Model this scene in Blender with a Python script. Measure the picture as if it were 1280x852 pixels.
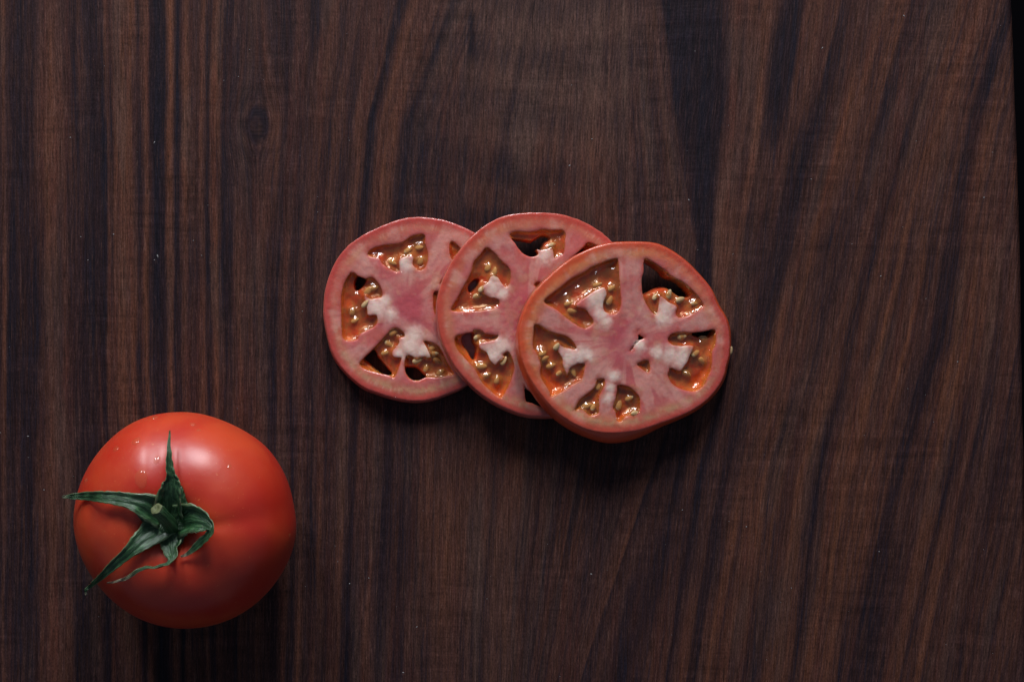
import bpy, math, random
import numpy as np
from mathutils import Vector, Matrix
from mathutils.bvhtree import BVHTree

random.seed(7)
rng = np.random.default_rng(11)
for o in list(bpy.data.objects):
    bpy.data.objects.remove(o)
scene = bpy.context.scene
C = scene.collection

# ------------------------------------------------------------------ camera, light, exposure
S = 0.00026            # metres per unit of 1/1280 of the picture width on the table top
D = 0.50               # height of the lens above the table
cam_d = bpy.data.cameras.new('camera')
cam = bpy.data.objects.new('camera', cam_d)
C.objects.link(cam)
cam.location = (0, 0, D)
cam_d.sensor_width = 36
cam_d.lens = 36 * D / (1280 * S)
cam_d.clip_start = 0.01
cam_d.clip_end = 20
scene.camera = cam

world = bpy.data.worlds.new('World')
scene.world = world
world.use_nodes = True
world.node_tree.nodes['Background'].inputs[0].default_value = (0.62, 0.74, 1.0, 1)
world.node_tree.nodes['Background'].inputs[1].default_value = 0.125


def area(name, loc, target, sx, sy, power, col):
    d = bpy.data.lights.new(name, 'AREA')
    d.shape = 'ELLIPSE'
    d.size = sx
    d.size_y = sy
    d.energy = power
    d.color = col
    o = bpy.data.objects.new(name, d)
    o.location = loc
    o.rotation_euler = (Vector(target) - Vector(loc)).to_track_quat('-Z', 'Y').to_euler()
    C.objects.link(o)
    return o


# two panes of the window at the far side of the table
area('window_light', (-0.42, 0.93, 0.53), (0, 0, 0), 0.20, 0.44, 6.6, (0.93, 0.96, 1.0))
area('window_light', (0.08, 0.99, 0.53), (0, 0, 0), 0.24, 0.44, 10.2, (0.93, 0.96, 1.0))

scene.view_settings.view_transform = 'Standard'
scene.view_settings.look = 'None'
scene.view_settings.exposure = 0.0
scene.view_settings.gamma = 1.0
scene.render.resolution_x = 1024
scene.render.resolution_y = 681
scene.render.engine = 'CYCLES'
scene.cycles.transparent_max_bounces = 12


# ------------------------------------------------------------------ numeric helpers
def tr(pts, x0, y0, s):
    return [(x0 + x / s, y0 + y / s) for x, y in pts]


_tab = rng.random((256, 256))


def vnoise(x, y, seed=0):
    x = np.asarray(x, float) + seed * 17.31
    y = np.asarray(y, float) + seed * 9.77
    xi = np.floor(x).astype(int)
    yi = np.floor(y).astype(int)
    fx = x - xi
    fy = y - yi
    fx = fx * fx * (3 - 2 * fx)
    fy = fy * fy * (3 - 2 * fy)
    a = _tab[xi % 256, yi % 256]
    b = _tab[(xi + 1) % 256, yi % 256]
    c = _tab[xi % 256, (yi + 1) % 256]
    d = _tab[(xi + 1) % 256, (yi + 1) % 256]
    return (a * (1 - fx) + b * fx) * (1 - fy) + (c * (1 - fx) + d * fx) * fy


def fbm(x, y, seed=0, octv=4):
    v = 0
    a = 0.5
    for k in range(octv):
        v = v + a * vnoise(x * 2 ** k, y * 2 ** k, seed + k * 3)
        a *= 0.5
    return v / (1 - 0.5 ** octv)


def smooth(a, b, x):
    t = np.clip((x - a) / (b - a), 0, 1)
    return t * t * (3 - 2 * t)


def catmull(pts, n=5, tens=0.5):
    p = np.array(pts, float)
    out = []
    N = len(p)
    for i in range(N):
        p0, p1, p2, p3 = p[i - 1], p[i], p[(i + 1) % N], p[(i + 2) % N]
        for k in range(n):
            t = k / n
            m1 = (p2 - p0) * tens
            m2 = (p3 - p1) * tens
            out.append((2 * t**3 - 3 * t**2 + 1) * p1 + (t**3 - 2 * t**2 + t) * m1
                       + (-2 * t**3 + 3 * t**2) * p2 + (t**3 - t**2) * m2)
    return np.array(out)


def sdf(P, Q):
    """signed distance (negative inside) and nearest boundary point of closed polygon P at points Q"""
    best = np.full(len(Q), 1e18)
    near = np.zeros_like(Q)
    inside = np.zeros(len(Q), bool)
    n = len(P)
    for i in range(n):
        a = P[i]
        b = P[(i + 1) % n]
        ab = b - a
        L = ab @ ab
        if L < 1e-12:
            continue
        t = np.clip(((Q - a) @ ab) / L, 0, 1)
        c = a + t[:, None] * ab
        d = ((Q - c) ** 2).sum(1)
        m = d < best
        best[m] = d[m]
        near[m] = c[m]
        cr = ((a[1] > Q[:, 1]) != (b[1] > Q[:, 1]))
        if abs(b[1] - a[1]) > 1e-12:
            xs = a[0] + (Q[:, 1] - a[1]) / (b[1] - a[1]) * ab[0]
            inside ^= cr & (Q[:, 0] < xs)
    d = np.sqrt(best)
    d[inside] *= -1
    return d, near


# ------------------------------------------------------------------ object helpers
def mesh_obj(name, verts, faces, mat, parent=None, smooth_shade=True, attrs=None, vattrs=None):
    me = bpy.data.meshes.new(name)
    verts = np.asarray(verts, float)
    if isinstance(faces, np.ndarray):
        k = faces.shape[1]
        me.vertices.add(len(verts))
        me.vertices.foreach_set('co', verts.ravel())
        me.loops.add(faces.size)
        me.loops.foreach_set('vertex_index', faces.astype(np.int32).ravel())
        me.polygons.add(len(faces))
        me.polygons.foreach_set('loop_start', np.arange(0, faces.size, k, dtype=np.int32))
        me.polygons.foreach_set('loop_total', np.full(len(faces), k, dtype=np.int32))
        me.update(calc_edges=True)
        me.validate()
    else:
        me.from_pydata([tuple(v) for v in verts], [], [tuple(f) for f in faces])
        me.update()
    if smooth_shade:
        me.polygons.foreach_set('use_smooth', np.ones(len(me.polygons), bool))
    for an, arr in (attrs or {}).items():
        at_ = me.attributes.new(an, 'FLOAT_COLOR', 'POINT')
        arr = np.asarray(arr, float)
        if arr.shape[1] == 3:
            arr = np.hstack([arr, np.ones((len(arr), 1))])
        at_.data.foreach_set('color', arr.ravel())
    for an, arr in (vattrs or {}).items():
        at_ = me.attributes.new(an, 'FLOAT_VECTOR', 'POINT')
        at_.data.foreach_set('vector', np.asarray(arr, float).ravel())
    me.materials.append(mat)
    o = bpy.data.objects.new(name, me)
    C.objects.link(o)
    if parent is not None:
        o.parent = parent
    return o


def empty(name, loc, rot=(0, 0, 0)):
    o = bpy.data.objects.new(name, None)
    o.empty_display_size = 0.01
    o.location = loc
    o.rotation_euler = rot
    C.objects.link(o)
    return o


def tag(o, label=None, cat=None, group=None, kind=None):
    if label: o['label'] = label
    if cat: o['category'] = cat
    if group: o['group'] = group
    if kind: o['kind'] = kind
    return o


def newmat(name):
    m = bpy.data.materials.new(name)
    m.use_nodes = True
    nt = m.node_tree
    b = nt.nodes['Principled BSDF']
    return m, nt, b


class NB:
    """tiny node building helper"""
    def __init__(self, nt):
        self.nt = nt
    def n(self, typ, **kw):
        x = self.nt.nodes.new(typ)
        for k, v in kw.items():
            setattr(x, k, v)
        return x
    def link(self, a, b):
        self.nt.links.new(a, b)
    def setin(self, sock, v):
        if hasattr(v, 'is_linked') or hasattr(v, 'links'):
            self.nt.links.new(v, sock)
        else:
            sock.default_value = v
    def math(self, op, a, b=None, clamp=False):
        x = self.n('ShaderNodeMath', operation=op, use_clamp=clamp)
        self.setin(x.inputs[0], a)
        if b is not None:
            self.setin(x.inputs[1], b)
        return x.outputs[0]
    def mix(self, f, a, b, blend='MIX'):
        x = self.n('ShaderNodeMix', data_type='RGBA', blend_type=blend)
        self.setin(x.inputs[0], f)
        self.setin(x.inputs[6], a)
        self.setin(x.inputs[7], b)
        return x.outputs[2]
    def noise(self, vec, scale, detail=3, rough=0.5, dist=0.0):
        x = self.n('ShaderNodeTexNoise')
        if vec is not None:
            self.link(vec, x.inputs['Vector'])
        x.inputs['Scale'].default_value = scale
        x.inputs['Detail'].default_value = detail
        x.inputs['Roughness'].default_value = rough
        x.inputs['Distortion'].default_value = dist
        return x.outputs[0]
    def vmul(self, vec, v):
        x = self.n('ShaderNodeVectorMath', operation='MULTIPLY')
        self.link(vec, x.inputs[0])
        x.inputs[1].default_value = v
        return x.outputs[0]
    def ramp(self, f, lo, hi):
        x = self.n('ShaderNodeMapRange', interpolation_type='SMOOTHSTEP')
        self.setin(x.inputs[0], f)
        x.inputs[1].default_value = lo
        x.inputs[2].default_value = hi
        return x.outputs[0]
    def attr(self, name):
        return self.n('ShaderNodeAttribute', attribute_name=name)
    def bump(self, h, strength, dist, normal=None):
        x = self.n('ShaderNodeBump')
        x.inputs['Strength'].default_value = strength
        x.inputs['Distance'].default_value = dist
        self.link(h, x.inputs['Height'])
        if normal is not None:
            self.link(normal, x.inputs['Normal'])
        return x.outputs[0]
    def pos(self):
        return self.n('ShaderNodeTexCoord').outputs['Object']


# ------------------------------------------------------------------ materials
def mat_wood():
    m, nt, b = newmat('dark_rosewood')
    q = NB(nt)
    fig = q.attr('figure')
    sep = q.n('ShaderNodeSeparateColor')
    q.link(fig.outputs['Color'], sep.inputs[0])
    dark, warm, pale = sep.outputs[0], sep.outputs[1], sep.outputs[2]
    g = q.attr('grain').outputs['Vector']
    fb = q.attr('fibre').outputs['Vector']
    broad = q.noise(q.vmul(g, (0.06, 0.0022, 1)), 1, 3, 0.6)
    mid = q.noise(q.vmul(g, (0.19, 0.0040, 1)), 1, 4, 0.62)
    fine = q.noise(q.vmul(fb, (0.36, 0.0065, 1)), 1, 3, 0.6)
    hair = q.noise(q.vmul(fb, (0.55, 0.028, 1)), 1, 3, 0.65)
    pore = q.noise(q.vmul(fb, (0.50, 0.060, 1)), 1, 2, 0.6)
    micro = q.noise(q.vmul(fb, (0.7, 0.30, 1)), 1, 2, 0.6)
    saw = q.noise(q.vmul(fb, (0.012, 0.075, 1)), 1, 3, 0.6, 0.3)
    saww = q.noise(q.vmul(fb, (0.010, 0.006, 1)), 1, 2, 0.5)
    # amount of dark heartwood pigment
    d = q.math('ADD', dark, q.math('MULTIPLY', q.math('SUBTRACT', mid, 0.5), 1.35))
    d = q.math('ADD', d, q.math('MULTIPLY', q.math('SUBTRACT', broad, 0.5), 0.8))
    d = q.math('ADD', d, q.math('MULTIPLY', q.math('SUBTRACT', fine, 0.5), 0.9))
    d = q.math('ADD', d, q.math('MULTIPLY', q.math('SUBTRACT', hair, 0.5), 0.9))
    d = q.ramp(d, -0.10, 1.05)
    brown = q.mix(warm, (0.054, 0.0240, 0.0205, 1), (0.138, 0.048, 0.024, 1))
    hue = q.noise(q.vmul(fb, (0.10, 0.003, 1)), 1, 3, 0.6)
    brown = q.mix(q.math('MULTIPLY', q.ramp(hue, 0.48, 0.66), 0.6), brown, (0.085, 0.026, 0.018, 1))
    brown = q.mix(pale, brown, (0.088, 0.048, 0.037, 1))
    ink = q.mix(q.ramp(hue, 0.35, 0.6), (0.0105, 0.0082, 0.0135, 1), (0.0165, 0.0088, 0.0115, 1))
    col = q.mix(d, brown, ink)
    # fibres
    col = q.mix(1.0, col, q.math('ADD', -0.2, q.math('MULTIPLY', fine, 2.4), True), 'MULTIPLY')
    col = q.mix(1.0, col, q.math('ADD', -0.45, q.math('MULTIPLY', hair, 3.0)), 'MULTIPLY')
    light = q.ramp(pore, 0.55, 0.72)
    strand = q.ramp(q.noise(q.vmul(fb, (0.62, 0.018, 2)), 1, 2, 0.5), 0.58, 0.70)
    light = q.math('ADD', q.math('MULTIPLY', light, 0.30), q.math('MULTIPLY', strand, 0.30), True)
    light = q.math('MULTIPLY', light, q.math('SUBTRACT', 1.0, q.math('MULTIPLY', d, 0.72)))
    col = q.mix(light, col, (0.20, 0.100, 0.080, 1))
    holes = q.ramp(pore, 0.44, 0.30)
    col = q.mix(q.math('MULTIPLY', holes, 0.5), col, (0.008, 0.006, 0.007, 1))
    col = q.mix(1.0, col, q.math('ADD', 0.25, q.math('MULTIPLY', micro, 1.6)), 'MULTIPLY')
    # faint marks of the saw running across the grain
    sw = q.math('MULTIPLY', q.math('SUBTRACT', saw, 0.5), q.ramp(saww, 0.42, 0.62))
    col = q.mix(1.0, col, q.math('ADD', 1.0, q.math('MULTIPLY', sw, 1.2)), 'MULTIPLY')
    q.link(col, b.inputs['Base Color'])
    b.inputs['Roughness'].default_value = 0.55
    b.inputs['Specular IOR Level'].default_value = 0.12
    h = q.math('ADD', q.math('MULTIPLY', fine, 0.5), q.math('MULTIPLY', pore, 0.8))
    h = q.math('ADD', h, q.math('MULTIPLY', sw, 0.8))
    h = q.math('ADD', h, q.math('MULTIPLY', micro, 0.25))
    q.link(q.bump(h, 0.6, 0.00035), b.inputs['Normal'])
    return m


def mat_simple(name, col, rough, spec=0.5, sss=0, bump=None, coat=0.0, cscale=None, cvar=0.0, sssr=(1, 0.35, 0.2), ssss=0.002):
    m, nt, b = newmat(name)
    q = NB(nt)
    b.inputs['Base Color'].default_value = (*col, 1)
    b.inputs['Roughness'].default_value = rough
    b.inputs['Specular IOR Level'].default_value = spec
    b.inputs['Coat Weight'].default_value = coat
    b.inputs['Coat Roughness'].default_value = 0.06
    if sss:
        b.inputs['Subsurface Weight'].default_value = sss
        b.inputs['Subsurface Radius'].default_value = sssr
        b.inputs['Subsurface Scale'].default_value = ssss
    if cscale:
        nz = q.noise(q.pos(), cscale, 3, 0.6)
        q.link(q.mix(1.0, (*col, 1), q.math('ADD', 1 - cvar / 2, q.math('MULTIPLY', nz, cvar)), 'MULTIPLY'), b.inputs['Base Color'])
    if bump:
        q.link(q.bump(q.noise(q.pos(), bump[0], 3, 0.6), bump[1], bump[2]), b.inputs['Normal'])
    return m


def mat_flesh():
    m, nt, b = newmat('cut_flesh')
    q = NB(nt)
    c = q.attr('tint').outputs['Color']
    p = q.pos()
    n1 = q.noise(p, 900, 3, 0.6)
    n2 = q.noise(p, 2600, 2, 0.6)
    n3 = q.noise(p, 260, 3, 0.6, 0.6)
    col = q.mix(1.0, c, q.math('ADD', 0.92, q.math('MULTIPLY', n1, 0.20)), 'MULTIPLY')
    col = q.mix(q.math('MULTIPLY', q.ramp(n2, 0.64, 0.78), 0.16), col, (0.75, 0.48, 0.42, 1))
    col = q.mix(q.math('MULTIPLY', q.ramp(n3, 0.50, 0.72), 0.07), col, (0.50, 0.11, 0.12, 1))
    q.link(col, b.inputs['Base Color'])
    b.inputs['Roughness'].default_value = 0.30
    b.inputs['Specular IOR Level'].default_value = 0.5
    b.inputs['Coat Weight'].default_value = 0.7
    b.inputs['Coat Roughness'].default_value = 0.17
    b.inputs['Subsurface Weight'].default_value = 0.6
    b.inputs['Subsurface Radius'].default_value = (1.0, 0.32, 0.2)
    b.inputs['Subsurface Scale'].default_value = 0.0015
    h = q.math('ADD', n1, q.math('MULTIPLY', n2, 0.5))
    q.link(q.bump(h, 0.30, 0.0003), b.inputs['Normal'])
    return m


def mat_pulp():
    m, nt, b = newmat('locule_pulp')
    q = NB(nt)
    c = q.attr('tint').outputs['Color']
    n1 = q.noise(q.pos(), 420, 3, 0.6, 0.5)
    col = q.mix(1.0, c, q.math('ADD', 0.6, q.math('MULTIPLY', n1, 0.8)), 'MULTIPLY')
    q.link(col, b.inputs['Base Color'])
    b.inputs['Roughness'].default_value = 0.28
    b.inputs['Coat Weight'].default_value = 0.5
    b.inputs['Coat Roughness'].default_value = 0.08
    b.inputs['Subsurface Weight'].default_value = 0.8
    b.inputs['Subsurface Radius'].default_value = (1.0, 0.3, 0.12)
    b.inputs['Subsurface Scale'].default_value = 0.0045
    q.link(q.bump(n1, 0.5, 0.0005), b.inputs['Normal'])
    return m


def mat_clear(name, tint, rough=0.04, bump=None, spec=1.0, ior=1.45, milky_or_caustic=0.0):
    """thin wet jelly or water: tinted transmission under a mirror-like surface"""
    m = bpy.data.materials.new(name)
    m.use_nodes = True
    nt = m.node_tree
    nt.nodes.clear()
    q = NB(nt)
    out = q.n('ShaderNodeOutputMaterial')
    t = q.n('ShaderNodeBsdfTransparent')
    t.inputs[0].default_value = (*tint, 1)
    base_out = t.outputs[0]
    if milky_or_caustic:
        df = q.n('ShaderNodeBsdfTranslucent')
        df.inputs[0].default_value = (0.85, 0.36, 0.12, 1)
        dd = q.n('ShaderNodeBsdfDiffuse')
        dd.inputs[0].default_value = (0.80, 0.34, 0.12, 1)
        m0 = q.n('ShaderNodeMixShader')
        m0.inputs[0].default_value = 0.6
        q.link(df.outputs[0], m0.inputs[1])
        q.link(dd.outputs[0], m0.inputs[2])
        m1 = q.n('ShaderNodeMixShader')
        m1.inputs[0].default_value = milky_or_caustic
        q.link(t.outputs[0], m1.inputs[1])
        q.link(m0.outputs[0], m1.inputs[2])
        base_out = m1.outputs[0]
    g = q.n('ShaderNodeBsdfGlossy')
    g.inputs['Roughness'].default_value = rough
    g.inputs[0].default_value = (spec, spec, spec, 1)
    f = q.n('ShaderNodeFresnel')
    f.inputs['IOR'].default_value = ior
    mx = q.n('ShaderNodeMixShader')
    geo = q.n('ShaderNodeNewGeometry')
    q.link(q.math('MULTIPLY', f.outputs[0], q.math('SUBTRACT', 1.0, geo.outputs['Backfacing'])), mx.inputs[0])
    q.link(base_out, mx.inputs[1])
    q.link(g.outputs[0], mx.inputs[2])
    if bump:
        nn = q.bump(q.noise(q.pos(), bump[0], 2, 0.5), bump[1], bump[2])
        q.link(nn, g.inputs['Normal'])
        q.link(nn, f.inputs['Normal'])
    q.link(mx.outputs[0], out.inputs[0])
    return m


def mat_skin_whole():
    m, nt, b = newmat('tomato_skin')
    q = NB(nt)
    p = q.pos()
    big = q.noise(p, 38, 3, 0.5, 0.4)
    sp = q.noise(p, 1500, 2, 0.5)
    sp2 = q.noise(p, 420, 2, 0.5)
    col = q.mix(q.ramp(big, 0.35, 0.68), (0.50, 0.022, 0.009, 1), (0.60, 0.062, 0.016, 1))
    col = q.mix(q.math('MULTIPLY', q.ramp(sp, 0.66, 0.78), 0.32), col, (0.75, 0.28, 0.10, 1))
    col = q.mix(q.math('MULTIPLY', q.ramp(sp2, 0.72, 0.78), 0.5), col, (0.7, 0.24, 0.08, 1))
    q.link(col, b.inputs['Base Color'])
    b.inputs['Roughness'].default_value = 0.42
    b.inputs['Specular IOR Level'].default_value = 0.5
    b.inputs['Coat Weight'].default_value = 0.25
    b.inputs['Coat Roughness'].default_value = 0.27
    b.inputs['Subsurface Weight'].default_value = 0.6
    b.inputs['Subsurface Radius'].default_value = (1.0, 0.22, 0.08)
    b.inputs['Subsurface Scale'].default_value = 0.008
    h = q.math('ADD', q.noise(p, 160, 2, 0.5), q.math('MULTIPLY', sp, 0.12))
    q.link(q.bump(h, 0.25, 0.0006), b.inputs['Normal'])
    return m


def mat_green(name='calyx_green', dark=(0.012, 0.048, 0.016), light=(0.095, 0.205, 0.085)):
    m, nt, b = newmat(name)
    q = NB(nt)
    g = q.attr('along').outputs['Vector']
    sep = q.n('ShaderNodeSeparateXYZ')
    q.link(g, sep.inputs[0])
    n1 = q.noise(q.vmul(g, (5.0, 1.1, 1)), 1, 4, 0.65)
    n2 = q.noise(q.pos(), 380, 3, 0.6)
    f = q.math('MULTIPLY', q.ramp(n1, 0.42, 0.70), 0.85)
    f = q.math('ADD', f, q.math('MULTIPLY', q.math('SUBTRACT', n2, 0.5), 0.9), True)
    col = q.mix(f, (*dark, 1), (*light, 1))
    rim = q.n('ShaderNodeSeparateXYZ')
    q.link(q.attr('rim').outputs['Vector'], rim.inputs[0])
    col = q.mix(q.math('MULTIPLY', q.ramp(rim.outputs[0], 0.76, 1.0), 0.6), col, (0.20, 0.27, 0.13, 1))
    # dry straw-coloured tips
    col = q.mix(sep.outputs[2], col, (0.30, 0.27, 0.18, 1))
    q.link(col, b.inputs['Base Color'])
    b.inputs['Roughness'].default_value = 0.34
    b.inputs['Specular IOR Level'].default_value = 0.6
    b.inputs['Subsurface Weight'].default_value = 0.1
    b.inputs['Subsurface Scale'].default_value = 0.001
    h = q.math('ADD', n1, q.math('MULTIPLY', n2, 0.6))
    q.link(q.bump(h, 0.8, 0.0006), b.inputs['Normal'])
    return m


M_wood = mat_wood()
M_flesh = mat_flesh()
M_pulp = mat_pulp()
M_gel = mat_clear('seed_jelly', (0.95, 0.80, 0.62), 0.06, (600, 0.4, 0.0006), ior=1.6, milky_or_caustic=0.11)
M_juice = mat_clear('tomato_juice', (1.0, 0.95, 0.92), 0.08, ior=1.5)
M_water = mat_clear('water', (1.0, 0.99, 0.98), 0.12, ior=1.42, milky_or_caustic=0.14)  # clear water; its diffuse part paints in the light focused through the drops
M_sliceskin = mat_simple('slice_skin', (0.62, 0.070, 0.020), 0.30, 0.5, 0.3, (700, 0.3, 0.0003), 0.3, 300, 0.5)
M_sliceskin2 = mat_simple('slice_skin_pink', (0.60, 0.12, 0.085), 0.34, 0.5, 0.3, (700, 0.3, 0.0003), 0.2, 300, 0.5)
M_seed = mat_simple('seed', (0.56, 0.38, 0.19), 0.5, 0.3, 0.3, (1800, 0.5, 0.0002), 0.1, 900, 0.5, (1, 0.6, 0.3), 0.001)
M_body = mat_skin_whole()
M_green = mat_green()
M_dust = mat_simple('dust', (0.26, 0.25, 0.25), 0.8, 0.2)
M_floor = mat_simple('dark_counter', (0.0035, 0.003, 0.004), 0.9, 0.0)

# ------------------------------------------------------------------ the wooden table top
GY = np.array([-300, 0, 150, 300, 426, 600, 852, 1200])
GUIDES = [
    (-400, [-400] * 8),
    (0, [0, 0, 0, 0, 0, 0, 0, 0]),
    (55, [49, 50, 51, 53, 55, 57, 58, 60]),
    (120, [112, 114, 118, 121, 120, 124, 124, 126]),
    (198, [196, 198, 200, 199, 198, 201, 204, 205]),
    (290, [290, 290, 285, 289, 290, 292, 295, 297]),
    (312, [312, 312, 301, 309, 312, 313, 315, 318]),
    (334, [333, 333, 345, 336, 334, 333, 334, 337]),
    (374, [445, 410, 388, 377, 374, 371, 368, 368]),
    (446, [560, 500, 463, 449, 446, 440, 432, 430]),
    (490, [650, 572, 515, 497, 490, 486, 473, 470]),
    (650, [740, 715, 690, 672, 650, 640, 630, 620]),
    (868, [815, 828, 846, 874, 868, 815, 725, 650]),
    (884, [900, 900, 902, 888, 884, 843, 805, 750]),
    (946, [1110, 1040, 1010, 975, 946, 905, 862, 820]),
    (1066, [1270, 1186, 1138, 1097, 1066, 1022, 990, 950]),
    (1172, [1370, 1264, 1222, 1190, 1172, 1118, 1065, 1010]),
    (1250, [1440, 1330, 1297, 1268, 1250, 1215, 1160, 1100]),
    (1500, [1700, 1600, 1560, 1530, 1500, 1460, 1400, 1350]),
]
GU = np.array([g[0] for g in GUIDES], float)
GX = np.array([g[1] for g in GUIDES], float)

# dark streaks: (u, half width, strength, y0, y1)
STREAKS = [
    (-3, 6, .3, -400, 1300), (16, 9, .55, -400, 1300), (36, 11, .55, -400, 1300), (5, 3, -.35, -400, 1300),
    (66, 10, -.38, -400, 1300), (80, 4, -.15, -400, 1300),
    (100, 9, .42, -400, 1300), (119, 10, .62, -400, 700), (131, 4, .55, 60, 1300), (136, 2, -.3, -400, 1300),
    (154, 9, -.42, -400, 1300), (166, 4, -.30, -400, 1300), (175, 3, .5, -400, 1300), (184, 4, -.42, -400, 1300),
    (198, 9, .95, -400, 1300), (213, 4, -.55, -400, 1300), (223, 4, .80, -400, 1300), (233, 5, -.38, -400, 1300),
    (246, 3, .3, -400, 1300), (262, 3, .52, -400, 1300), (254, 3, -.25, -400, 1300), (272, 4, -.25, -400, 1300), (286, 6, .50, -400, 1300),
    (300, 6, -.15, -400, 1300), (323, 9, .30, 120, 240), (323, 7, -.1, 260, 1300), (345, 6, .35, -400, 1300), (366, 5, .50, -400, 1300),
    (378, 4, -.32, -400, 1300), (392, 5, .25, -400, 1300), (415, 5, .25, 0, 1300), (431, 4, -.18, 60, 1300), (447, 5, .68, -100, 1300),
    (460, 6, -.22, -400, 1300), (490, 6, .52, -100, 1300), (474, 5, -.22, -400, 1300), (512, 8, .28, 150, 1300),
    (545, 10, .18, 400, 1300), (560, 20, -.22, 500, 1300), (600, 24, -.2, 520, 1300), (650, 26, -.22, 520, 1000), (622, 5, .25, 420, 1300),
    (690, 12, .15, 400, 1300), (720, 50, -.2, -400, 260),
    (738, 6, .25, -400, 200), (868, 4, .25, 420, 1300), (876, 9, .80, -400, 400), (884, 6, .55, 330, 1300),
    (893, 4, -.50, -400, 520), (902, 3, -.30, -400, 520), (897, 2, .2, 0, 400), (910, 5, -.30, -400, 520), (906, 3, .45, -60, 400), (916, 4, .50, 30, 1300),
    (925, 5, .80, -200, 190), (935, 5, -.30, -400, 1300), (945, 8, .70, 140, 1300), (962, 5, .45, -200, 260), (968, 4, -.25, 380, 1300),
    (986, 4, -.42, 100, 1300), (1000, 9, -.30, -400, 1300), (1008, 5, .38, 440, 1300), (1025, 5, .36, 230, 1300), (1040, 6, -.28, -400, 1300),
    (1036, 4, .62, -100, 170), (1050, 7, -.30, 480, 1300), (1066, 5, .68, 80, 1300), (1082, 8, -.22, -400, 1300), (1100, 9, -.32, -400, 1300),
    (1120, 7, -.30, -400, 1300), (1112, 4, .25, 300, 900), (1134, 5, -.32, -400, 500), (1148, 5, .35, -400, 400), (1153, 7, -.22, -400, 400),
    (1172, 9, .90, -400, 1300), (1192, 7, .50, 520, 1300), (1196, 8, -.35, 30, 560), (1212, 7, -.30, -400, 1300), (1225, 4, .35, 430, 1300), (1235, 6, -.32, -400, 1300),
    (1248, 5, .35, 250, 1300), (1262, 7, -.35, 20, 1300), (1285, 12, .55, 300, 1300), (1310, 8, -.2, -400, 1300),
]


def board_edge(y):
    return np.interp(y, [-300, 0, 200, 426, 852, 1200], [1254, 1266, 1273.5, 1279, 1286, 1290]) + 2.2 * (fbm(y * 0.02, 3.0, 5) - 0.5)


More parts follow.
